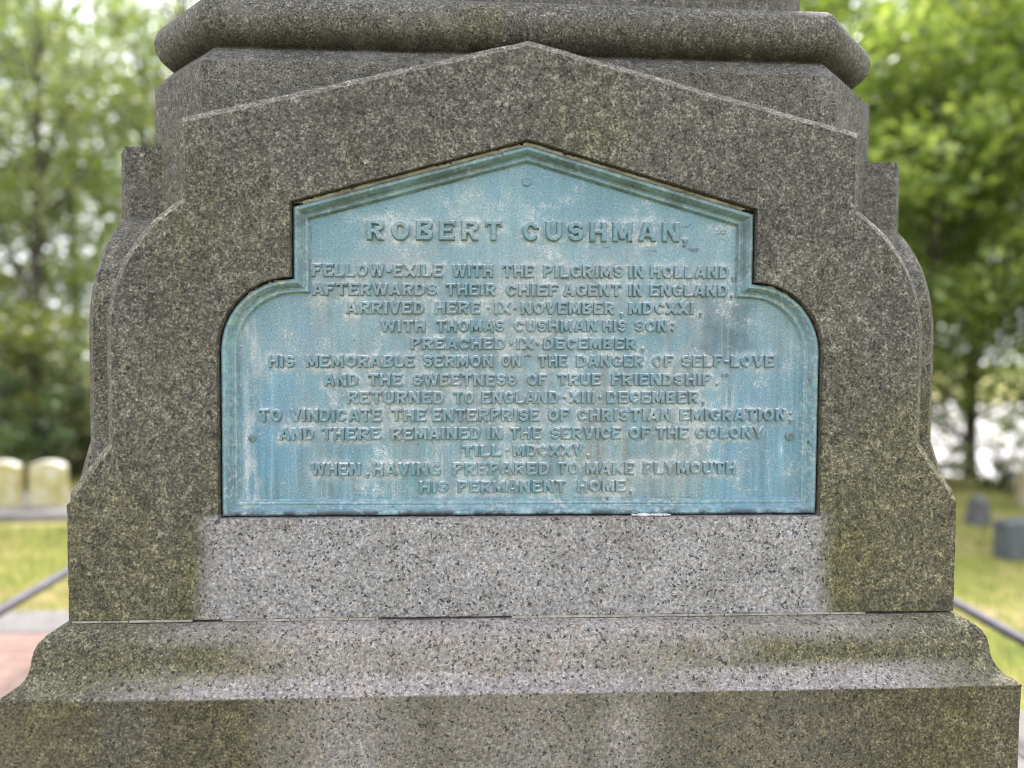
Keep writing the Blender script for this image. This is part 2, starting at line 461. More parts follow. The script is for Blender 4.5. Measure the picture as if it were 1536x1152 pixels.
def marble_mat():
    s = NT('lichened_marble')
    n = s.noise(6, 5, .65)
    col = s.ramp(n, [(.30, (.30, .265, .100)), (.48, (.34, .305, .135)), (.62, (.40, .375, .235)), (.75, (.50, .485, .42))])
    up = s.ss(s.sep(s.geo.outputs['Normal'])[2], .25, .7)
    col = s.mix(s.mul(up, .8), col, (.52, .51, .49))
    col = s.mix(.6, col, s.ramp(s.noise(18, 4, .6, stretch=(2, 2, .4)), [(.3, .72), (.6, 1.1)]), 'MULTIPLY')
    return s.bsdf(col, .75, s.bump(s.noise(80, 4), .4, .003))

M = dict(
    panel=granite('weathered_granite_tablet', 'panel'),
    plinth=granite('washed_granite_plinth', 'plinth'),
    core=granite('weathered_granite', 'core'),
    field=bronze('verdigris_bronze', 'field'),
    frame=bronze('verdigris_bronze_frame', 'frame'),
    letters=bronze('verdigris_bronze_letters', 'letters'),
    marble=marble_mat(),
    ledge=simple('pale_granite', [(.088, .082, .083), (.128, .121, .123), (.17, .163, .166)], 14, bump=.4),
    slate=simple('blue_grey_slate', [(.050, .056, .066), (.072, .080, .091), (.105, .112, .120)], 7),
    greystone=simple('grey_stone', [(.055, .055, .057), (.085, .085, .087), (.125, .125, .125)], 8),
    sandstone=simple('tan_stone', [(.17, .15, .085), (.24, .21, .13), (.30, .27, .19)], 6),
    rail=simple('weathered_grey_paint', [(.055, .052, .070), (.085, .081, .104), (.12, .116, .142)], 16, rough=.6, metal=.25),
    bark=simple('bark', [(.030, .027, .023), (.060, .053, .045), (.10, .090, .078)], 9, rough=.95, bump=.9, bscale=26, bd=.03),
    mortar=simple('cream_mortar', [(.10, .095, .08), (.24, .23, .20), (.38, .37, .335)], 45, bump=.8, bscale=240),
    putty=simple('dark_putty', [(.010, .009, .011), (.024, .022, .026), (.060, .055, .060), (.30, .29, .31)], 55, bump=.7, bscale=200),
    caulk=simple('white_sealant', [(.22, .23, .26), (.35, .36, .39), (.48, .49, .50)], 60, bump=.5, bscale=200),
    bolt=simple('dull_bronze_bolt', [(.055, .085, .095), (.095, .14, .15), (.17, .23, .24)], 160, rough=.6, bscale=400, bd=.001),
    leaf_bright=leaf_mat('bright_leaf', (.090, .135, .036), (.185, .250, .072), (.350, .405, .165), .50),
    leaf_fresh=leaf_mat('fresh_leaf', (.075, .120, .028), (.150, .215, .055), (.260, .325, .110), .48),
    leaf_grey=leaf_mat('greyish_leaf', (.050, .072, .036), (.125, .160, .078), (.300, .335, .190), .44),
    leaf_dark=leaf_mat('dark_leaf', (.036, .064, .026), (.068, .106, .040), (.115, .160, .062), .34),
    leaf_olive=leaf_mat('olive_leaf', (.062, .082, .024), (.115, .140, .044), (.200, .210, .075), .42),
    turf=grass_ground(),
    brick=brick_mat(),
    blade=leaf_mat('grass_blade', (.075, .110, .020), (.150, .180, .045), (.260, .230, .105), .3),
    road=simple('pale_concrete', [(.30, .285, .295), (.36, .342, .352), (.42, .40, .412)], .6),
)

# ------------------------------------------------------------------ the setting
GZ = -1.0
def hgt(x, y):
    r = math.hypot(x, y - 0)
    h = GZ
    t = max(0.0, r - 7.6)
    ramp = min(1.0, t / 16.0)
    ang = math.atan2(x, y + 1.9)
    side = 1 / (1 + math.exp(-(ang - .1) * 9)) if y > -1 else .5
    h -= (2.75 * side + .7 * (1 - side)) * ramp * ramp * (3 - 2 * ramp)
    if r < 40: h += .03 * noise.noise(Vector((x * .5, y * .5, 0))) * min(1, max(0, (r - 3.2)) / 3)
    return h
vv, ff = [], []
rad = [0] + [0.8 * 1.085 ** i for i in range(90)]
NA = 128
for i, r in enumerate(rad):
    for k in range(NA):
        a = 2 * math.pi * k / NA
        x, y = r * math.sin(a), r * math.cos(a)
        vv.append((x, y, hgt(x, y)))
for i in range(len(rad) - 1):
    for k in range(NA):
        ff.append((i * NA + k, i * NA + (k + 1) % NA, (i + 1) * NA + (k + 1) % NA, (i + 1) * NA + k))
g = recalc(mesh_obj('ground', vv, ff, M['turf']), 180)
tag(g, kind='structure')

def sheet(name, poly, z, mat, th=.0):
    n = len(poly)
    v = [(x, y, z) for x, y in poly]
    f = [tuple(range(n))]
    if th:
        v += [(x, y, z - th) for x, y in poly]
        f += [(i, (i + 1) % n, n + (i + 1) % n, n + i) for i in range(n)]
    return tag(recalc(mesh_obj(name, v, f, mat)), kind='structure')
sheet('brick_path', [(-7.5, -2.5), (-2.02, -2.5), (-2.02, 1.775), (-7.5, 1.775)], GZ + .012, M['brick'], .06)
sheet('kerb', [(-7.5, 1.78), (-2.02, 1.78), (-2.02, 2.09), (-7.5, 2.09)], GZ + .016, M['ledge'], .12)
sheet('kerb', [(1.88, -2.5), (2.14, -2.5), (2.14, 1.3), (1.88, 1.3)], GZ + .02, M['ledge'], .12)
# the pale road at the foot of the hill
sheet('road', [(9, 20), (30, 12), (75, 40), (40, 75)], -3.70, M['road'], .1)

# grass blades where the turf shows beside the monument
def blades(n, seed):
    rng = np.random.default_rng(seed)
    V, F = [], []
    while len(F) < n:
        if rng.random() < .5: x, y = rng.uniform(-5.2, -1.9), rng.uniform(1.5, 4.1)
        else: x, y = rng.uniform(1.6, 6.5), rng.uniform(.2, 6.0)
        if x < -2 and y < 2.1: continue
        if 1.86 < x < 2.16 and y < 1.32: continue
        z = hgt(x, y) - .004
        a = rng.uniform(0, 6.28); h = rng.uniform(.025, .065); l = rng.uniform(-.03, .03, 2); wd = .004
        dx, dy = math.cos(a) * wd, math.sin(a) * wd
        k = len(V)
        V += [(x - dx, y - dy, z), (x + dx, y + dy, z), (x + l[0], y + l[1], z + h)]
        F.append((k, k + 1, k + 2))
    return V, F
tag(mesh_obj('grass', *blades(26000, 3), M['blade']), 'short dry grass around the monument', 'grass', kind='stuff')

# ------------------------------------------------------------------ the monument
P = .75
mon = empty('granite_monument', (0, 0, GZ))
tag(mon, 'weathered grey granite monument with a blue-green bronze tablet, filling the middle of the photo', 'monument')
ML = (0, 0, -GZ)

def arc(cx, cz, r, a0, a1, n):
    return [(cx + r * math.cos(R(a0 + (a1 - a0) * i / n)), cz + r * math.sin(R(a0 + (a1 - a0) * i / n))) for i in range(n + 1)]

def offset(poly, d, closed=True):
    """inward mitred offset of an anticlockwise outline"""
    n = len(poly)
    out = []
    for i in range(n):
        p0, p1, p2 = Vector(poly[i - 1]), Vector(poly[i]), Vector(poly[(i + 1) % n])
        e1, e2 = (p1 - p0).normalized(), (p2 - p1).normalized()
        n1, n2 = Vector((-e1.y, e1.x)), Vector((-e2.y, e2.x))
        m = (n1 + n2)
        k = max(.35, m.length_squared / 2)
        out.append(tuple(p1 + m * (d / k)))
    return out

def resample(poly, step, jit, seed):
    rng = random.Random(seed)
    out = []
    n = len(poly)
    for i in range(n):
        a, b = Vector(poly[i]), Vector(poly[(i + 1) % n])
        L = (b - a).length
        k = max(1, int(L / step))
        nn = Vector((-(b - a).y, (b - a).x)).normalized()
        for j in range(k):
            p = a.lerp(b, j / k)
            q = noise.noise(Vector((p.x * 60, p.y * 60, seed))) * .55 + noise.noise(Vector((p.x * 17, p.y * 17, seed + 5))) * .45
            if j: p = p + nn * q * jit * min(1.0, max(0.0, (min(j, k - j) * L / k - .012) / .02) if L > .06 else (0.0 if L > .03 else .6))
            out.append(tuple(p))
    return out

def resample_pair(po, pi, step, jit, seed):
    """two matching outlines cut at the same places, worn alike"""
    A, B = [], []
    n = len(po)
    for i in range(n):
        a, b = Vector(po[i]), Vector(po[(i + 1) % n])
        c, d = Vector(pi[i]), Vector(pi[(i + 1) % n])
        L = (b - a).length
        k = max(1, int(L / step))
        nn = Vector((-(b - a).y, (b - a).x)).normalized()
        for j in range(k):
            p, q = a.lerp(b, j / k), c.lerp(d, j / k)
            w_ = noise.noise(Vector((p.x * 60, p.y * 60, seed))) * .55 + noise.noise(Vector((p.x * 17, p.y * 17, seed + 5))) * .45
            w_ *= jit * min(1.0, min(j, k - j) * L / k / .02)
            A.append(tuple(p + nn * w_)); B.append(tuple(q + nn * w_ * .7))
    return A, B

# outline of a tablet block (x, z), anticlockwise
right = [(.752, .0035), (.752, .2135), (.6895, .2965)] + arc(.431, .478, .2585, 0, 57.6, 14) + [(.5695, .8275)]
left = [(-x, z) for x, z in right][::-1]
OUT = right + [(0, .968)] + left
# niche cut for the bronze
pr = [(.5085, .171), (.5085, .450)] + arc(.387, .450, .1215, 4, 86, 12) + [(.3895, .5715), (.3895, .694)]
NICHE = pr + [(0, .8025)] + [(-x, z) for x, z in pr][::-1]

def slab_mesh(niche, seed, trim=9):
    cham, yb = .0135, .655
    o0 = [(max(-trim, min(trim, x)), z) for x, z in OUT]
    o, inn = resample_pair(o0, offset(o0, cham), .007, .0022, seed)
    # the foot of the block has no chamfer
    inn = [(xo * (1 - .0015 / abs(xo)) if z < .20 and abs(xo) > .7 else x, z) for (x, z), (xo, zo) in zip(inn, o)]
    inn = [(x, zo if zo < .01 else z) for (x, z), (xo, zo) in zip(inn, o)]
    n = len(o)
    V = [(x, -P, z) for x, z in inn] + [(x, -P + cham, z) for x, z in o] + [(x, -yb, z) for x, z in o]
    F = []
    for i in range(n):
        j = (i + 1) % n
        F += [(i, j, n + j, n + i), (n + i, n + j, 2 * n + j, 2 * n + i)]
    loops = [[Vector((x, z, 0)) for x, z in inn]]
    idx = list(range(n))
    if niche:
        h = resample(NICHE, .009, .0012, seed + 1)
        b = len(V)
        V += [(x, -P, z) for x, z in h] + [(x, -P + .06, z) for x, z in h]
        m = len(h)
        for i in range(m):
            j = (i + 1) % m
            F.append((b + i, b + m + i, b + m + j, b + j))
        loops.append([Vector((x, z, 0)) for x, z in h])
        idx += list(range(b, b + m))
        F.append(tuple(range(b + m, b + 2 * m)))
    for t in geometry.tessellate_polygon(loops):
        F.append(tuple(idx[k] for k in t))
    F.append(tuple(range(2 * n, 3 * n)))
    return V, F

front = recalc(mesh_obj('tablet_block', *slab_mesh(True, 1), M['panel'], mon, ML), 25)
side = recalc(mesh_obj('tablet_block', *slab_mesh(False, 7, .738), M['core'], mon, ML), 25)
side.rotation_euler.z = math.pi / 2
for a in (-math.pi / 2, math.pi):
    c = side.copy()
    C.objects.link(c)
    c.parent = mon
    c.rotation_euler.z = a

# octagonal core, roll moulding and shaft
def octo(d, z):
    q, a = .689 + d, .551 + .414 * d
    return [(a, -q, z), (q, -a, z), (q, a, z), (a, q, z), (-a, q, z), (-q, a, z), (-q, -a, z), (-a, -q, z)]
def loft(name, prof, mat, jit=.001):
    V, F = [], []
    N = None
    for r, (d, z) in enumerate(prof):
        c = octo(d, z)
        ring = []
        for i in range(8):
            p, q = Vector(c[i]), Vector(c[(i + 1) % 8])
            k = 22 if i % 2 else 8
            if abs((p - q).length) > .5: k = 40
            for j in range(k):
                t = p.lerp(q, j / k)
                nv = noise.noise_vector(t * 14) * jit * 1.2
                ring.append(tuple(t + Vector((nv.x, nv.y, nv.z * .6))))
        N = len(ring)
        V += ring
    for r in range(len(prof) - 1):
        for i in range(N):
            F.append((r * N + i, r * N + (i + 1) % N, (r + 1) * N + (i + 1) % N, (r + 1) * N + i))
    F.append(tuple(range(N))[::-1])
    F.append(tuple(range((len(prof) - 1) * N, len(prof) * N)))
    return recalc(mesh_obj(name, V, F, mat, mon, ML), 32)
loft('octagonal_die', [(-.03, .004), (-.002, .006), (0, .3), (0, .7), (0, .9), (0, .942), (-.004, .9455), (-.026, .972), (-.040, .979)], M['core'])
tor = [(-.10, .972), (-.032, .974)] + [(-.047 + .047 * math.cos(R(a)), 1.0235 + .0475 * math.sin(R(a))) for a in range(-72, 91, 9)] + [(-.12, 1.0712)]
loft('roll_moulding', tor, M['core'])
loft('shaft', [(-.20, 1.066), (-.122, 1.0675), (-.122, 1.2), (-.125, 1.6), (-.135, 2.6), (-.15, 2.62)], M['core'])

# moulded plinth
def squares(name, prof, mat, jit=.0017, n=110):
    V, F = [], []
    for q, z in prof:
        cs = [(q, -q), (q, q), (-q, q), (-q, -q)]
        for i in range(4):
            a, b = cs[i], cs[(i + 1) % 4]
            for j in range(n):
                t = Vector((a[0] + (b[0] - a[0]) * j / n, a[1] + (b[1] - a[1]) * j / n, z))
                nv = noise.noise_vector(t * 11) * jit + noise.noise_vector(t * 37) * jit * .6
                V.append(tuple(t + nv))
    N = 4 * n
    for r in range(len(prof) - 1):
        for i in range(N):
            F.append((r * N + i, r * N + (i + 1) % N, (r + 1) * N + (i + 1) % N, (r + 1) * N + i))
    F.append(tuple(range(N))[::-1])
    F.append(tuple(range((len(prof) - 1) * N, len(prof) * N)))
    return recalc(mesh_obj(name, V, F, mat, mon, ML), 40)
ply = [(.60, -.0005), (.72, -.0005), (.752, -.001), (.763, -.0045), (.773, -.0105), (.781, -.0195), (.786, -.031), (.7885, -.045), (.790, -.056), (.7925, -.066),
       (.7965, -.0755), (.8025, -.0835), (.810, -.0895), (.8195, -.0935), (.8225, -.0965), (.8215, -.100), (.8205, -.16), (.8195, -.24), (.819, -.33), (.819, -.41), (.70, -.412)]
pl = squares('plinth', ply, M['plinth'])
squares('base_slab', [(.80, -.408), (1.085, -.408), (1.095, -.416), (1.098, -.45), (1.10, -1.02), (.9, -1.03)], M['ledge'])

# mortar bed squeezed out along the joint, broken in places
mb = MB()
rr = random.Random(4)
x = -.745
while x < .745:
    L = rr.uniform(.03, .11)
    for e_ in (-.245, -.022):
        if x < e_ - .001 < x + L: L = e_ - x
    gap = (-.60 < x < -.53) or (-.2455 < x < -.0225) or x > .565 or (.06 < x < .085)
    x1 = min(.748, x + L)
    if not gap:
        t = rr.uniform(.0012, .0022)
        mb.box(x, x1 - .0015, -P - rr.uniform(.0002, .0014), -P + .02, .0002, .0018 + t)
    x = x1
mb.build('mortar', M['mortar'], mon, ML)
mb = MB()
mb.box(-.742, .742, -P + .012, P - .012, -.0002, .0045)
mb.build('joint_bed', M['putty'], mon, ML)

# ------------------------------------------------------------------ the bronze plaque
YF = -P + .030
plaque = mesh_obj('plaque', [], [], None, mon, ML)
PLQ = [(x, z - (.0045 if z > .6 else 0)) for x, z in offset(NICHE, .0028)]
OUTL = resample_pair(PLQ, PLQ, .012, 0, 1)[0]
prof = [(0.0, -.018), (.0, .0165), (.0010, .0195), (.0035, .0210), (.0068, .0206), (.0090, .0175), (.0115, .0115), (.0135, .0070), (.0160, .0060), (.0168, .0078), (.0195, .0080), (.0210, .0068), (.0222, .0025), (.0238, .0), (.0262, -.0006)]
V, F = [], []
for d, h in prof:
    V += [(x, YF - h, z) for x, z in resample_pair(PLQ, offset(PLQ, d), .012, 0, 1)[1]]
n = len(OUTL)
for r in range(len(prof) - 1):
    for i in range(n):
        F.append((r * n + i, r * n + (i + 1) % n, (r + 1) * n + (i + 1) % n, (r + 1) * n + i))
fr = recalc(mesh_obj('frame', V, F, M['frame'], plaque), 30)

# lumpy bedding between stone and bronze
def ring(name, poly, d0, d1, y, mat, amp, seed, keep=None):
    po = resample(poly, .0045, 0, 1)
    a, b = offset(po, d0), offset(po, d1)
    V, F = [], []
    rows = 4
    n = len(po)
    for r in range(rows):
        for i in range(n):
            t = r / (rows - 1)
            xx, zz = a[i][0] * (1 - t) + b[i][0] * t, a[i][1] * (1 - t) + b[i][1] * t
            q = noise.noise(Vector((xx * 150, zz * 150, seed))) + .6 * noise.noise(Vector((xx * 420, zz * 420, seed)))
            V.append((xx, y - q * amp - (.002 if 0 < r < rows - 1 else 0), zz))
    for r in range(rows - 1):
        for i in range(n):
            if keep and not keep(V[r * n + i]): continue
            F.append((r * n + i, r * n + (i + 1) % n, (r + 1) * n + (i + 1) % n, (r + 1) * n + i))
    return recalc(mesh_obj(name, V, F, mat, plaque), 180)
ring('putty', NICHE, -.002, .009, -P + .026, M['putty'], .0016, 2)
ring('bedding_mortar', NICHE, .0012, .0072, -P + .0120, M['mortar'], .0026, 5,
     keep=lambda v: ((abs(v[0]) < .382 and v[2] > .695 and noise.noise(Vector((v[0] * 40, v[2] * 40, 3))) > -.62 and noise.noise(Vector((v[0] * 210, v[2] * 210, 8))) > -.50) or (.40 < abs(v[0]) < .47 and v[2] > .53 and noise.noise(Vector((v[0] * 120, v[2] * 120, 3))) > .12)))
cm = MB()
rr = random.Random(9)
for k in range(16):
    cx = .185 + k * .0042
    r = rr.uniform(.0022, .0042) * (1 if 2 < k < 12 else .7)
    bm = bmesh.new()
    bmesh.ops.create_icosphere(bm, subdivisions=2, radius=1)
    vs_ = [(cx + v.co.x * r * 1.5, -P + .008 + v.co.y * r * 1.6, .1735 + v.co.z * r * .8 + rr.uniform(-.0003, .0003)) for v in bm.verts]
    cm.add(vs_, [[v.index for v in f.verts] for f in bm.faces])
    bm.free()
cm.build('sealant_blob', M['caulk'], plaque, angle=180)

def bolt(x, z, r, h):
    m = MB()
    rings = [(r * 1.0, -.002), (r * 1.0, h * .55), (r * .9, h * .85), (r * .6, h), (r * .55, h * .72), (r * .1, h * .70)]
    N = 24
    v = [(x + q * math.cos(2 * math.pi * k / N), YF - hh, z + q * math.sin(2 * math.pi * k / N)) for q, hh in rings for k in range(N)]
    f = [(i * N + k, i * N + (k + 1) % N, (i + 1) * N + (k + 1) % N, (i + 1) * N + k) for i in range(len(rings) - 1) for k in range(N)]
    f.append(tuple(range((len(rings) - 1) * N, len(rings) * N)))
    return m.add(v, f)
bolt(-.461, .302, .0065, .0030).build('bolt', M['bolt'], plaque)
bolt(.465, .306, .0080, .0030).build('bolt', M['bolt'], plaque)
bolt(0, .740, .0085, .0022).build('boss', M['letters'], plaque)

# raised lettering: stroke glyphs as rounded relief
LINES = [
(34.1, [('ROBERT', -269.4, -40.8, 636.8, 638.6), ('CUSHMAN', -7.4, 264.4, 638.9, 641.1), (',', 269.6, 278.4, 641.1, 641.2)]),
(21.8, [('FELLOW-EXILE', -360.9, -140.4, 574.4, 576.0), ('WITH', -125.7, -55.8, 576.1, 576.6), ('THE', -41.0, 14.6, 576.7, 577.1), ('PILGRIMS', 28.3, 168.2, 577.2, 578.2), ('IN', 175.7, 203.4, 578.2, 578.4), ('HOLLAND', 213.2, 352.9, 578.5, 579.5), (',', 356.4, 362.2, 579.5, 579.6)]),
(21.2, [('AFTERWARDS', -361.0, -150.4, 543.3, 544.6), ('THEIR', -137.5, -49.9, 544.7, 545.3), ('CHIEF', -35.7, 57.1, 545.4, 546.0), ('AGENT', 62.8, 165.1, 546.0, 546.7), ('IN', 175.5, 200.9, 546.8, 547.0), ('ENGLAND', 212.5, 351.1, 547.0, 547.9), (',', 354.6, 360.5, 548.0, 548.0)]),
(21.2, [('ARRIVED', -304.6, -171.7, 512.5, 513.5), ('HERE', -155.9, -76.4, 513.6, 514.2), ('·', -66.8, -61.1, 514.3, 514.3), ('IX', -55.4, -24.8, 514.4, 514.6), ('·', -21.3, -15.7, 514.6, 514.7), ('NOVEMBER', -8.8, 153.9, 514.7, 515.9), (',', 162.0, 168.9, 516.0, 516.0), ('MDCXXI', 176.4, 292.0, 516.1, 517.0), (',', 300.2, 306.0, 517.0, 517.1)]),
(20.3, [('WITH', -246.7, -169.4, 482.4, 483.1), ('THOMAS', -153.6, -35.4, 483.2, 484.2), ('CUSHMAN', -21.1, 124.3, 484.4, 485.7), ('HIS', 131.2, 175.1, 485.7, 486.1), ('SON', 187.8, 245.9, 486.2, 486.7), (':', 251.7, 257.5, 486.8, 486.8)]),
(20.2, [('PREACHED', -196.3, -33.5, 453.1, 454.3), ('·', -27.8, -22.1, 454.3, 454.3), ('IX', -17.5, 14.4, 454.4, 454.6), ('·', 17.8, 23.6, 454.6, 454.7), ('DECEMBER', 29.3, 191.7, 454.7, 455.8), (',', 199.8, 205.6, 455.9, 455.9)]),
(20.8, [('HIS', -434.5, -389.2, 421.6, 421.9), ('MEMORABLE', -372.1, -187.3, 422.0, 423.2), ('SERMON', -174.9, -54.9, 423.3, 424.0), ('ON', -42.4, -7.1, 424.1, 424.3), ('“', -3.6, 11.2, 424.4, 424.4), ('THE', 20.9, 73.1, 424.5, 424.8), ('DANGER', 86.9, 206.6, 424.9, 425.7), ('OF', 218.2, 257.2, 425.8, 426.0), ('SELF-LOVE', 270.1, 434.7, 426.1, 427.1)]),
(20.8, [('AND', -341.7, -282.6, 390.6, 391.0), ('THE', -268.5, -208.6, 391.0, 391.4), ('SWEETNESS', -192.9, -13.7, 391.5, 392.5), ('OF', 2.3, 38.5, 392.6, 392.8), ('TRUE', 54.6, 131.1, 392.9, 393.4), ('FRIENDSHIP', 147.3, 325.6, 393.5, 394.5), ('.', 331.5, 337.4, 394.5, 394.6), ('”', 340.9, 357.4, 394.6, 394.7)]),
(21.4, [('RETURNED', -303.9, -137.5, 360.3, 361.1), ('TO', -123.9, -86.5, 361.1, 361.3), ('ENGLAND', -76.2, 58.8, 361.4, 362.0), ('·', 65.1, 70.8, 362.0, 362.1), ('XIII', 75.4, 122.2, 362.1, 362.3), ('·', 127.4, 133.2, 362.3, 362.4), ('DECEMBER', 139.5, 302.7, 362.4, 363.2), (',', 307.4, 313.3, 363.2, 363.2)]),
(21.6, [('TO', -450.6, -410.7, 329.8, 330.0), ('VINDICATE', -398.6, -243.4, 330.0, 330.5), ('THE', -228.8, -168.0, 330.6, 330.8), ('ENTERPRISE', -160.5, 25.7, 330.8, 331.5), ('OF', 38.3, 77.5, 331.5, 331.7), ('CHRISTIAN', 89.0, 254.6, 331.7, 332.3), ('EMIGRATION', 268.0, 458.0, 332.3, 333.0), (';', 462.8, 469.9, 333.0, 333.0)]),
(21.3, [('AND', -416.5, -356.9, 298.8, 299.0), ('THERE', -346.4, -245.0, 299.0, 299.3), ('REMAINED', -229.3, -75.2, 299.4, 299.9), ('IN', -66.8, -38.3, 300.0, 300.0), ('THE', -26.8, 29.4, 300.1, 300.3), ('SERVICE', 43.2, 168.1, 300.3, 300.8), ('OF', 179.2, 219.4, 300.8, 300.9), ('THE', 226.4, 286.1, 301.0, 301.2), ('COLONY', 296.7, 418.3, 301.2, 301.6)]),
(20.1, [('TILL', -108.8, -39.2, 270.3, 270.7), ('·', -33.5, -27.8, 270.7, 270.8), ('MDCXXV', -21.6, 102.3, 270.8, 271.5), (',', 106.9, 112.7, 271.6, 271.6)]),
(21.9, [('WHEN', -364.5, -278.4, 238.2, 238.4), (',', -271.6, -264.9, 238.4, 238.4), ('HAVING', -260.9, -142.8, 238.4, 238.7), ('PREPARED', -124.6, 43.7, 238.7, 239.0), ('TO', 56.4, 94.5, 239.1, 239.1), ('MAKE', 105.4, 191.6, 239.1, 239.3), ('PLYMOUTH', 205.0, 370.9, 239.3, 239.7)]),
(20.9, [('HIS', -181.3, -130.2, 207.8, 208.0), ('PERMANENT', -115.9, 72.8, 208.1, 208.7), ('HOME', 90.2, 176.2, 208.7, 209.0), (',', 182.1, 189.1, 209.0, 209.0)]),

]
def glyph(ch, X, Y, w, t):
    h = t / 2
    D = np.full(X.shape, 9.0)
    def seg(x0, y0, x1, y1, th=None, sq=True):
        nonlocal D
        hh = (th or t) / 2
        dx, dy = x1 - x0, y1 - y0
        L = math.hypot(dx, dy)
        ux, uy = dx / L, dy / L
        al = (X - x0) * ux + (Y - y0) * uy
        pe = np.abs(-(X - x0) * uy + (Y - y0) * ux)
        if sq: d = np.maximum(pe - hh, np.maximum(-al, al - L))
        else:
            a = np.clip(al, 0, L)
            d = np.hypot(X - x0 - a * ux, Y - y0 - a * uy) - hh
        D = np.minimum(D, d)
    def poly(pts, th=None):
        for a, b in zip(pts[:-1], pts[1:]): seg(*a, *b, th, False)
    def ell(cx, cy, rx, ry, a0, a1, n=18):
        poly([(cx + rx * math.cos(R(a0 + (a1 - a0) * i / n)), cy + ry * math.sin(R(a0 + (a1 - a0) * i / n))) for i in range(n + 1)])
    e = .3
    hb = h * .82                      # horizontal bars a little thinner
    tb = 2 * hb
    if ch == 'A': seg(h * .8 - e * .35, -e, w / 2, 1.06 + 0); seg(w - h * .8 + e * .35, -e, w / 2, 1.06); seg(w * .25, .30, w * .75, .30, tb); seg(w / 2 - h, .93, w / 2 + h, .93, .14)
    elif ch == 'B':
        seg(h, 0, h, 1)
        for y in (hb, .51, 1 - hb): seg(0, y, w * .62, y, tb)
        ell(w * .60, .755, w * .40 - h, .245 - hb + .02, -90, 90); ell(w * .62, .265, w * .38 - h * .95, .265 - hb, -90, 90)
    elif ch == 'C': ell(w / 2, .5, w / 2 - h, .5 - h, 48, 312); seg(w - h * 1.1, .60, w - h * 1.1, .76)
    elif ch == 'D':
        seg(h, 0, h, 1); seg(0, hb, w * .5, hb, tb); seg(0, 1 - hb, w * .5, 1 - hb, tb); ell(w * .46, .5, w * .54 - h, .5 - hb, -90, 90)
    elif ch in 'EF':
        seg(h, 0, h, 1); seg(0, 1 - hb, w, 1 - hb, tb); seg(0, .52, w * .80, .52, tb)
        seg(w - .06, .70, w - .06, 1, .12)
        if ch == 'E': seg(0, hb, w, hb, tb); seg(w - .06, 0, w - .06, .27, .12)
    elif ch == 'G': ell(w / 2, .5, w / 2 - h, .5 - h, 48, 330); seg(w * .55, .42, w, .42, tb); seg(w - h, .08, w - h, .44)
    elif ch == 'H': seg(h, 0, h, 1); seg(w - h, 0, w - h, 1); seg(0, .5, w, .5, tb)
    elif ch == 'I': seg(w / 2, 0, w / 2, 1)
    elif ch == 'K': seg(h, 0, h, 1); seg(h, .32, w + e * .4, 1 + e * .4); seg(w * .38, .58, w + .12, -.16)
    elif ch == 'L': seg(h, 0, h, 1); seg(0, hb, w, hb, tb); seg(w - .06, 0, w - .06, .30, .12)
    elif ch == 'M': seg(h, 0, h, 1); seg(w - h, 0, w - h, 1); seg(h * .9, 1.12, w / 2, .12, t * .85); seg(w - h * .9, 1.12, w / 2, .12, t * .85)
    elif ch == 'N': seg(h, 0, h, 1); seg(w - h, 0, w - h, 1); seg(h * .6, 1.08, w - h * .6, -.08, t * .95)
    elif ch == 'O': ell(w / 2, .5, w / 2 - h, .5 - h, 0, 360, 28)
    elif ch in 'PR':
        seg(h, 0, h, 1); seg(0, 1 - hb, w * .6, 1 - hb, tb); seg(0, .44, w * .6, .44, tb); ell(w * .58, .72, w * .42 - h, .28 - hb, -90, 90)
        if ch == 'R': seg(w * .52, .46, w - h * .8, .0 - .1)
    elif ch == 'S':
        c = w / 2
        rx, ry = w / 2 - h, (.5 - h) / 2 + h * .15
        pts = [(c + rx * math.cos(R(a)), 1 - h - ry + ry * math.sin(R(a))) for a in range(25, 270, 15)]
        pts += [(c + rx * math.cos(R(a)), h + ry + ry * math.sin(R(a))) for a in range(90, -156, -15)]
        poly(pts)
    elif ch == 'T': seg(w / 2, 0, w / 2, 1); seg(0, 1 - hb, w, 1 - hb, tb); seg(.06, .68, .06, 1, .12); seg(w - .06, .68, w - .06, 1, .12)
    elif ch == 'U': seg(h, .35, h, 1); seg(w - h, .35, w - h, 1); ell(w / 2, .38, w / 2 - h, .38 - h, 180, 360)
    elif ch == 'V': seg(h * .8 - e * .35, 1 + e, w / 2, -.04); seg(w - h * .8 + e * .35, 1 + e, w / 2, -.04)
    elif ch == 'W':
        q = w * .29
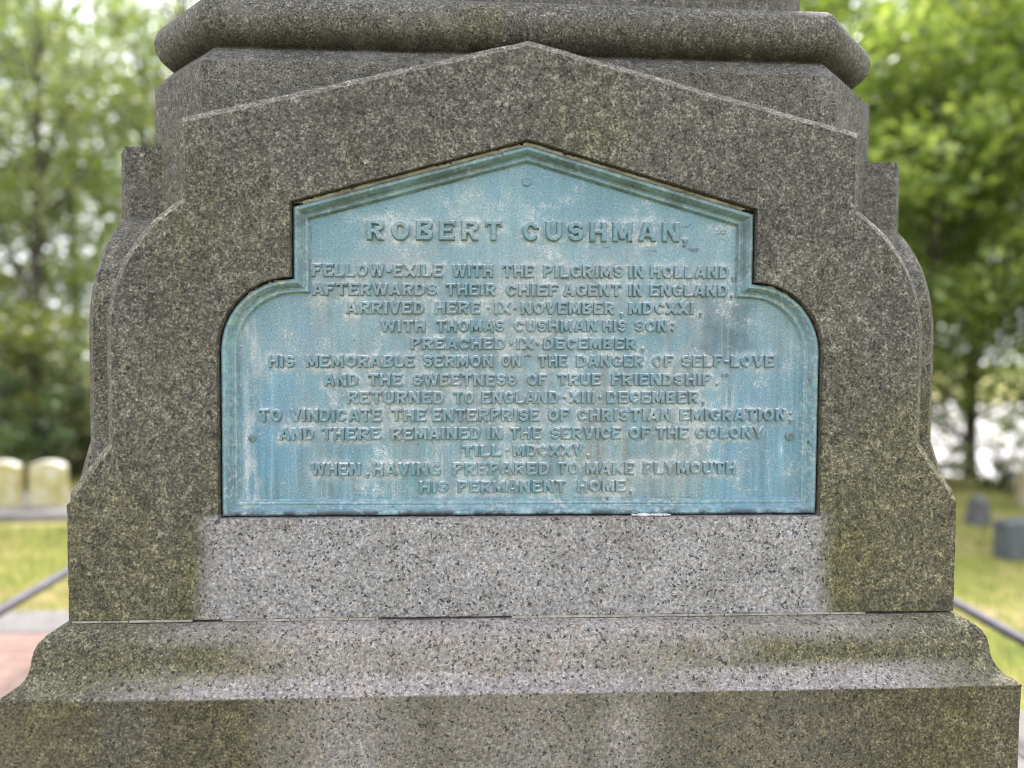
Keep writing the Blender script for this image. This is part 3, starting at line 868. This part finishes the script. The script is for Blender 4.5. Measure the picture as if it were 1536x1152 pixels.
        seg(h * .7 - .09, 1.3, q, -.04, t * .9); seg(q, -.04, w / 2, 1.0, t * .8); seg(w - q, -.04, w / 2, 1.0, t * .8); seg(w - h * .7 + .09, 1.3, w - q, -.04, t * .9)
    elif ch == 'X': seg(h * .6 - .16, -.2, w - h * .6 + .16, 1.2); seg(h * .6 - .16, 1.2, w - h * .6 + .16, -.2)
    elif ch == 'Y': seg(w / 2, 0, w / 2, .5); seg(w / 2, .38, h * .3 - .12, 1.2); seg(w / 2, .38, w - h * .3 + .12, 1.2)
    elif ch == '-': seg(w * .08, .45, w * .92, .45, .24)
    elif ch == '.': poly([(w / 2, .13), (w / 2 + .01, .13)], .26)
    elif ch == '·': poly([(w / 2, .50), (w / 2 + .01, .50)], .27)
    elif ch == ':': poly([(w / 2, .16), (w / 2 + .01, .16)], .27); poly([(w / 2, .66), (w / 2 + .01, .66)], .27)
    elif ch == ',': poly([(w / 2, .08), (w / 2 + .01, .08)], .26); poly([(w / 2 + .05, .06), (w / 2 - .02, -.18)], .13)
    elif ch == ';': poly([(w / 2, .08), (w / 2 + .01, .08)], .26); poly([(w / 2 + .05, .06), (w / 2 - .02, -.18)], .13); poly([(w / 2, .62), (w / 2 + .01, .62)], .27)
    elif ch in '“”':
        for q in (.24, .76):
            poly([(w * q, .94), (w * q + .01, .94)], .20)
            poly([(w * q, .92), (w * q - .08, .74)] if ch == '”' else [(w * q, .92), (w * q + .06, 1.08)], .10)
    if ch not in ',;“”': D = np.maximum(D, np.maximum(np.maximum(-X, X - w), np.maximum(-Y, Y - 1)))
    return D
WID = dict(A=1.0, B=.92, C=.93, D=.95, E=.88, F=.84, G=.96, H=.95, I=.36, K=1.0, L=.82, M=1.12, N=.98, O=1.0, P=.88, R=.96, S=.86, T=.92, U=.92, V=.96, W=1.32, X=.96, Y=.94)
WID['-'] = .5
BX, BZ = np.meshgrid(np.arange(-500, 501, 2.0), np.arange(150, 811, 2.0))
BD = np.full(BX.shape, 99.0)
def bloom_add(c, cx, zb, gw, cap, wu, t):
    i0, i1 = int((cx - 14 + 500) / 2), int((cx + gw + 14 + 500) / 2) + 1
    j0, j1 = int((zb - 20 - 150) / 2), int((zb + cap + 12 - 150) / 2) + 1
    D = glyph(c, (BX[j0:j1, i0:i1] - cx) / cap, (BZ[j0:j1, i0:i1] - zb) / cap, wu, t) * cap
    BD[j0:j1, i0:i1] = np.minimum(BD[j0:j1, i0:i1], D)
def letter_line(cap, words, title):
    V, F = [], []
    nv = 0
    cap = cap if title else cap * 1.02
    hmax, slope, t, gap = (8.0, 1.9, .30, .36) if title else (5.6, 1.05, .31, .13)
    res = .8 if title else .62
    for text, x0, x1, z0, z1 in words:
        x0 += .9; x1 -= .9
        ws = [WID.get(c, .3) for c in text]
        gg = gap
        tot = sum(ws) + gg * (len(ws) - 1)
        sx = (x1 - x0) / (tot * cap) if len(text) > 1 or text.isalpha() else 1.0
        cx = x0
        for c, wv in zip(text, ws):
            punct = c in ',.:;·“”'
            gw = (x1 - x0) if punct else wv * sx * cap
            wu = gw / cap
            zb = z0 + (z1 - z0) * (cx + gw / 2 - x0) / max(1, (x1 - x0))
            m = 3.0
            nx, nz = int((gw + 2 * m) / res) + 2, int((cap * 1.3 + 2 * m) / res) + 2
            bloom_add(c, cx, zb, gw, cap, wu, t)
            gx = np.linspace(-m, gw + m, nx)
            gz = np.linspace(-m - cap * .25, cap * 1.1 + m, nz)
            X, Z = np.meshgrid(gx, gz)
            rng = np.random.default_rng(int(abs(cx) * 10) + int(zb))
            jx, jz, js = rng.uniform(-.012, .012, 3)
            tt = t * (min(1.0, max(.80, sx)) if not punct else 1)
            D = glyph(c, X / cap + jx + Z / cap * js, Z / cap + jz, wu, tt) * cap
            hgtv = np.clip(-D / slope + .32, -.25, 1)
            hh = np.where(hgtv > 0, hgtv * hgtv * (3 - 2 * hgtv) * .35 + hgtv * .65, hgtv) * hmax
            wear = 1 + rng.uniform(-.32, .08)
            hh = np.where(hh > 0, hh * wear, hh) + np.sin(X * 1.7 + cx) * np.sin(Z * 1.3 + zb) * .12 + np.sin(X * .55 + cx * 3.1) * np.sin(Z * .42 + zb * 2.3) * .35 * (hh > 0)
            ok = hh > -.5
            q = ok[:-1, :-1] | ok[1:, :-1] | ok[:-1, 1:] | ok[1:, 1:]
            jj, ii = np.nonzero(q)
            vid = np.arange(nx * nz).reshape(nz, nx)
            f = np.stack([vid[jj, ii], vid[jj, ii + 1], vid[jj + 1, ii + 1], vid[jj + 1, ii]], 1)
            used, inv = np.unique(f, return_inverse=True)
            f = inv.reshape(f.shape) + nv
            co = np.stack([X.ravel() + cx, np.full(X.size, YF * 1000) - hh.ravel(), Z.ravel() + zb], 1)[used] / 1000
            V.append(co); F.append(f)
            nv += len(co)
            cx += gw + gg * sx * cap
    V = np.concatenate(V); F = np.concatenate(F)
    return V.tolist(), F.tolist()
for k, (cap, words) in enumerate(LINES):
    v, f = letter_line(cap, words, k == 0)
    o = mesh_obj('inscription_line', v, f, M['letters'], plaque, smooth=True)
    s_ = ''.join((' ' if i and w_[0] not in ',.:;·”' else '') + w_[0] for i, w_ in enumerate(words))
    o['label'] = 'raised letters reading ' + s_

# the bronze field, finely divided, remembering how near the lettering is (chalk gathers there)
def build_field():
    po = offset(PLQ, .0235)
    n = len(po)
    vs2 = [Vector(p) for p in po]
    g = .003
    for x in np.arange(-.489, .49, g):
        zmax = .81 - abs(x) * .29
        for z in np.arange(.19, zmax, g):
            vs2.append(Vector((float(x), float(z))))
    v, e, f, *_ = geometry.delaunay_2d_cdt(vs2, [(i, (i + 1) % n) for i in range(n)], [], 1, 1e-6)
    me = plaque.data
    me.from_pydata([(p.x, YF + .0005 * noise.noise(Vector((p.x * 22, p.y * 22, 2))), p.y) for p in v], [], [tuple(q) for q in f])
    me.materials.append(M['field'])
    at = me.attributes.new('near_letters', 'FLOAT', 'POINT')
    X = np.array([p.x for p in v]) * 1000
    Z = np.array([p.y for p in v]) * 1000
    ii = np.clip(((X + 500) / 2).astype(int), 0, BD.shape[1] - 1)
    def near(dx, dz, k):
        i2 = np.clip(np.round((X + dx + 500) / 2).astype(int), 0, BD.shape[1] - 1)
        j2 = np.clip(np.round((Z + dz - 150) / 2).astype(int), 0, BD.shape[0] - 1)
        return np.exp(-np.maximum(BD[j2, i2], 0) / k)
    tl = 1 + .6 * (Z > 615)
    val = np.clip(tl * (.6 * near(0, 0, 3.0) + .55 * near(1.5, 3.5, 3.5) + .3 * near(-2, -1, 4)), 0, 1)
    at.data.foreach_set('value', val.astype(np.float32))
    recalc(plaque, 60)
build_field()

# ------------------------------------------------------------------ rails on either side
def rail(x, y0, z0, y1, z1, label):
    r = empty('pipe_rail', (x, y1, GZ))
    tag(r, label, 'railing')
    lo = (-x, -y1, -GZ)
    MB().tube([(x, y0, z0), (x, (y0 + y1) / 2, (z0 + z1) / 2 - .004), (x, y1, z1)], .021, 14).build('rail', M['rail'], r, lo)
    for y, z in ((y0 + .06, z0), (y1 - .04, z1)):
        p = MB()
        p.tube([(x, y, GZ - .05), (x, y, GZ + .03), (x, y, z)], .024, 12)
        p.tube([(x, y, GZ), (x, y, GZ + .03)], .05, 12)
        p.tube([(x, y, z - .03), (x, y, z + .026)], .032, 12)
        p.build('post', M['rail'], r, lo)
rail(-2.0, -1.9, -.676, 1.90, -.566, 'weathered grey pipe rail slanting down past the brick paving')
rail(2.0, -1.9, -.680, 1.95, -.590, 'weathered grey pipe rail slanting down in front of the dry grass')

# ------------------------------------------------------------------ gravestones
def slab(name, label, cat, loc, rz, wd, th, ht, rise, mat, group=None, tilt=0, shield=False):
    """upright stone: straight sides, segmental or slanted head, softened arrises"""
    root = empty(name, loc, rz)
    tag(root, label, cat, group)
    top = [(wd / 2 * math.cos(R(a)) , ht - rise + rise * math.sin(R(a))) for a in range(0, 181, 12)] if rise else [(wd / 2, ht), (-wd / 2, ht)]
    if rise: top = [(x, ht - rise + rise * (1 - (abs(x) / (wd / 2)) ** 2.6)) for x in np.linspace(wd / 2, -wd / 2, 17)]
    po = [(-wd / 2, -.06), (wd / 2, -.06)] + [tuple(map(float, p)) for p in top]
    if tilt: po = [(x, z + (tilt * x if z > 0 else 0)) for x, z in po]
    c = .012
    inn = offset(po, c)
    n = len(po)
    V = [(x, -th / 2, z) for x, z in inn] + [(x, -th / 2 + c, z) for x, z in po] + [(x, th / 2 - c, z) for x, z in po] + [(x, th / 2, z) for x, z in inn]
    F = [tuple(range(n)), tuple(range(3 * n, 4 * n))[::-1]]
    for r in range(3):
        F += [(r * n + i, r * n + (i + 1) % n, (r + 1) * n + (i + 1) % n, (r + 1) * n + i) for i in range(n)]
    recalc(mesh_obj('slab', V, F, mat, root), 35)
    if shield:
        m = MB()
        for k in range(3):
            z = ht * (.62 - .13 * k)
            m.box(-wd * .30 + .03 * k, wd * .30 - .03 * k, -th / 2 - .003, -th / 2 + .004, z, z + .022)
        m.build('worn_lettering', mat, root)
    return root
LB = GZ + .055
led = empty('stone_ledge', (-4.6, 4.9, GZ))
tag(led, 'long pale granite ledge carrying the white marble markers', 'stone ledge')
m = MB()
x = -7.4
for L in (1.25, 1.1, 1.3, 1.2):
    m.box(x + 4.6, x + L - .012 + 4.6, -.57, .5, -.05, .055)
    x += L
m.build('ledge_block', M['ledge'], led)
for x, lab in ((-4.005, 'white round-topped marble headstone with yellow lichen, right one beside the monument'),
               (-4.41, 'white round-topped marble headstone with yellow lichen, cut by the left edge of the photo')):
    slab('marble_headstone', lab, 'headstone', (x, 4.75, LB), 0, .305, .11, .412, .050, M['marble'], 'white marble headstones on the ledge')
slab('slate_headstone', 'low dark blue-grey headstone at the right edge, standing in the grass', 'headstone', (4.02, 3.05, GZ), R(6), .56, .14, .285, 0, M['slate'], tilt=.08)
ob = empty('tapered_marker', (4.33, 4.05, GZ))
tag(ob, 'small tapered grey grave marker standing behind the low slate headstone', 'grave marker')
m = MB()
def taper(m, w0, d0, w1, d1, z0, z1):
    m.add([(-w0, -d0, z0), (w0, -d0, z0), (w0, d0, z0), (-w0, d0, z0), (-w1, -d1, z1), (w1, -d1, z1), (w1, d1, z1), (-w1, d1, z1)],
          [(0, 3, 2, 1), (4, 5, 6, 7), (0, 1, 5, 4), (1, 2, 6, 5), (2, 3, 7, 6), (3, 0, 4, 7)])
taper(m, .085, .07, .055, .05, -.03, .215)
m.build('shaft', M['greystone'], ob)
m = MB(); taper(m, .055, .05, .02, .02, .2155, .25); m.build('cap', M['greystone'], ob)
slab('tan_headstone', 'tan upright headstone half hidden by the right edge of the photo', 'headstone', (5.42, 4.7, GZ), 0, .40, .12, .42, .06, M['sandstone'])

# ------------------------------------------------------------------ trees and shrubs
def leaves(rng, centers, radii, per, size, flat=.5):
    n = len(centers) * per
    c = np.repeat(np.array(centers), per, 0)
    r = np.repeat(np.array(radii), per)
    d = rng.normal(size=(n, 3))
    d /= np.linalg.norm(d, axis=1, keepdims=True)
    p = c + d * (r * rng.random(n) ** .45)[:, None] * np.array([1, 1, .75])
    a = rng.normal(size=(n, 3)); a[:, 2] *= flat
    a /= np.linalg.norm(a, axis=1, keepdims=True)
    up = rng.normal(size=(n, 3)) * .6 + np.array([0, 0, 1.0])
    b = np.cross(a, up)
    b /= np.linalg.norm(b, axis=1, keepdims=True)
    s = size * rng.uniform(.6, 1.35, n)[:, None]
    q = np.stack([p - a * s, p + b * s * .45, p + a * s, p - b * s * .45], 1).reshape(-1, 3)
    f = np.arange(n * 4).reshape(n, 4)
    return q.tolist(), f.tolist()

def tree_meshes(seed, H, base, rx, nclump, per, size, lean=.3, trunk_r=.16, leader=True):
    rng = np.random.default_rng(seed)
    cs, rs = [], []
    zc, rz = (H + base) / 2, (H - base) / 2
    while len(cs) < nclump:
        d = rng.normal(size=3); d /= np.linalg.norm(d)
        k = rng.random() ** .5
        p = np.array([d[0] * rx * k, d[1] * rx * k, zc + d[2] * rz * k])
        p += rng.normal(size=3) * .25
        if rng.random() < .12: continue
        cs.append(p); rs.append(rng.uniform(.32, .85) * rx / 3)
    lv = leaves(rng, cs, rs, per, size)
    tb = MB()
    bend = rng.normal(size=2) * lean
    tp = [(bend[0] * (t ** 1.6), bend[1] * (t ** 1.6), -.4 + (H * .93 + .4) * t) for t in np.linspace(0, 1, 9)]
    tb.tube(tp, [trunk_r * (1.35 if t == 0 else 1 - .85 * t) for t in np.linspace(0, 1, 9)], 9)
    for i in rng.choice(len(cs), min(len(cs), 26), replace=False):
        c = cs[i]
        t = max(.12, min(.9, (c[2] - rng.uniform(.5, 1.6)) / H))
        s = Vector((bend[0] * t ** 1.6, bend[1] * t ** 1.6, -.4 + (H * .93 + .4) * t))
        e = Vector(c)
        mid = s.lerp(e, .5) + Vector((0, 0, rng.uniform(-.1, .35)))
        r0 = trunk_r * .36 * (1 - .6 * t)
        tb.tube([s, mid, e], [r0, r0 * .6, r0 * .2], 6)
    return lv, (tb.v, tb.f)
KIND = {}
def tree(kind, name, label, cat, loc, rz, sc, group, args, mat, parts=('trunk', 'crown')):
    root = empty(name, loc, rz)
    root.scale = (sc, sc, sc)
    tag(root, label, cat, group)
    if kind not in KIND:
        lv, tk = tree_meshes(*args)
        t = recalc(mesh_obj(parts[0], tk[0], tk[1], M['bark'], root), 60)
        c = mesh_obj(parts[1], lv[0], lv[1], M[mat], root)
        KIND[kind] = (t, c)
    else:
        for s in KIND[kind]:
            c = s.copy()
            C.objects.link(c)
            c.parent = root
            c.data = s.data
    return root
CAMX, CAMY = -.083, -1.935
def polar(deg, d):
    x, y = CAMX + d * math.sin(R(deg)), CAMY + d * math.cos(R(deg))
    return (x, y, hgt(x, y) - .05)
A_GREY = (11, 9.0, 1.0, 2.6, 84, 80, .055, .6, .12)
A_BRIGHT = (23, 8.0, 1.05, 2.8, 118, 86, .085, .4, .075)
A_FRESH = (37, 10.5, 1.0, 3.4, 145, 100, .090, .5, .12)
A_DARK = (51, 9.5, .6, 3.0, 120, 100, .085, .4, .2)
GL, GR, GB = 'grey-green trees on the left', 'bright green trees on the right', 'trees behind the monument'
# left of the monument
for k, (deg, d, sc, rz, kd, lab) in enumerate([
    (-31.0, 13.5, 1.0, 0, 'grey', 'slender grey-green tree behind the white marble headstones, nearest on the left'),
    (-25.0, 17.0, 1.15, 2.1, 'grey', 'airy grey-green tree showing just left of the monument shoulder'),
    (-36.5, 15.0, 1.1, 4.0, 'grey', 'airy grey-green tree at the left edge of the photo'),
    (-28.5, 21.0, 1.25, 1.0, 'fresh', 'taller fresh green tree rising behind the grey-green trees at left'),
    (-34.0, 24.0, 1.2, 3.2, 'dark', 'dark broad tree farthest back at the left edge'),
    (-21.5, 12.5, 1.1, 2.9, 'grey', 'grey-green tree half hidden behind the left shoulder of the monument'),
    (-23.5, 27.0, 1.2, 5.0, 'dark', 'dark broad tree far behind the left shoulder of the monument')]):
    tree(kd, {'grey': 'slender_tree', 'fresh': 'leafy_tree', 'dark': 'dark_tree'}[kd], lab, 'tree', polar(deg, d), rz, sc, GL,
         {'grey': A_GREY, 'fresh': A_FRESH, 'dark': A_DARK}[kd], {'grey': 'leaf_grey', 'fresh': 'leaf_fresh', 'dark': 'leaf_dark'}[kd])
for k, (deg, d, sc, rz, kd, lab) in enumerate([
    (33.0, 10.5, .85, 0, 'bright', 'bright green tree nearest the monument on the right'),
    (39.5, 11.5, .95, 2.0, 'bright', 'bright green tree at the right edge of the photo'),
    (29.0, 13.5, 1.0, 4.2, 'bright', 'bright green tree just right of the monument shoulder'),
    (25.5, 12.5, 1.12, 5.5, 'bright', 'bright green tree half hidden behind the right shoulder of the monument'),
    (35.8, 16.0, 1.1, 1.3, 'fresh', 'tall fresh green tree rising behind the bright ones at right'),
    (30.5, 20.0, 1.2, 3.4, 'dark', 'dark tree deep behind the bright green ones at right'),
    (40.0, 19.0, 1.15, 5.2, 'fresh', 'fresh green tree far back at the right edge')]):
    tree(kd, {'bright': 'bright_tree', 'fresh': 'leafy_tree', 'dark': 'dark_tree'}[kd], lab, 'tree', polar(deg, d), rz, sc, GR,
         {'bright': A_BRIGHT, 'fresh': A_FRESH, 'dark': A_DARK}[kd], {'bright': 'leaf_bright', 'fresh': 'leaf_fresh', 'dark': 'leaf_dark'}[kd])
for deg, d, sc, rz, kd, lab in [
    (-13.0, 17.0, 1.1, .7, 'fresh', 'leafy green tree hidden behind the left half of the monument'),
    (-3.0, 20.0, 1.2, 2.7, 'dark', 'dark broad tree hidden straight behind the monument'),
    (8.0, 18.0, 1.1, 4.4, 'fresh', 'leafy green tree hidden behind the right half of the monument'),
    (18.0, 16.0, 1.1, 1.9, 'dark', 'dark broad tree hidden behind the right shoulder of the monument'),
    (24.5, 13.8, 1.15, 3.0, 'fresh', 'tall leafy green tree rising beside the right end of the roll moulding'),
    (48.0, 13.0, 1.0, 5.7, 'bright', 'bright green tree outside the right edge of the photo'),
    (58.0, 17.0, 1.1, .4, 'fresh', 'leafy green tree well outside the right edge of the photo'),
    (-45.0, 14.0, 1.1, 1.2, 'grey', 'airy grey-green tree outside the left edge of the photo'),
    (-56.0, 18.0, 1.1, 3.6, 'fresh', 'leafy green tree well outside the left edge of the photo')]:
    tree(kd, {'grey': 'slender_tree', 'fresh': 'leafy_tree', 'dark': 'dark_tree', 'bright': 'bright_tree'}[kd], lab, 'tree', polar(deg, d), rz, sc, GB, None, None)
# shrubs
A_SHRUB = (71, 1.9, .05, 1.1, 46, 110, .045, .15, .05)
A_HEDGE = (83, 1.3, .05, 1.0, 40, 110, .040, .1, .04)
for deg, d, sc, rz, kd, lab in [
    (-31.0, 10.0, 1.15, 0, 'olive', 'olive brown shrub behind the marble headstones, nearer the monument'),
    (-34.6, 10.8, 1.25, 2.0, 'olive', 'olive brown shrub behind the marble headstones at the left edge'),
    (-28.0, 10.4, 1.2, 1.0, 'hedge2', 'grey-green leafy shrub beside the left flank of the monument'),
    (-33.0, 9.4, .75, 4.0, 'darks', 'dark green shrub close behind the marble headstones'),
    (33.0, 9.3, .50, 0.5, 'hedge', 'low grey-green shrub beyond the tapered marker'),
    (37.6, 9.6, .52, 2.5, 'hedge', 'low grey-green shrub at the right edge beyond the slate headstone'),
    (29.6, 10.4, .62, 3.9, 'darks2', 'dark green shrub by the right flank of the monument')]:
    key = {'olive': 'olive', 'darks': 'darks', 'darks2': 'darks', 'hedge': 'hedge', 'hedge2': 'hedge'}[kd]
    tree(key, 'shrub', lab, 'shrub', polar(deg, d), rz, sc, 'shrubs behind the graves', A_HEDGE if key == 'hedge' else A_SHRUB,
         {'olive': 'leaf_olive', 'darks': 'leaf_dark', 'hedge': 'leaf_grey'}[key], ('stem', 'foliage'))
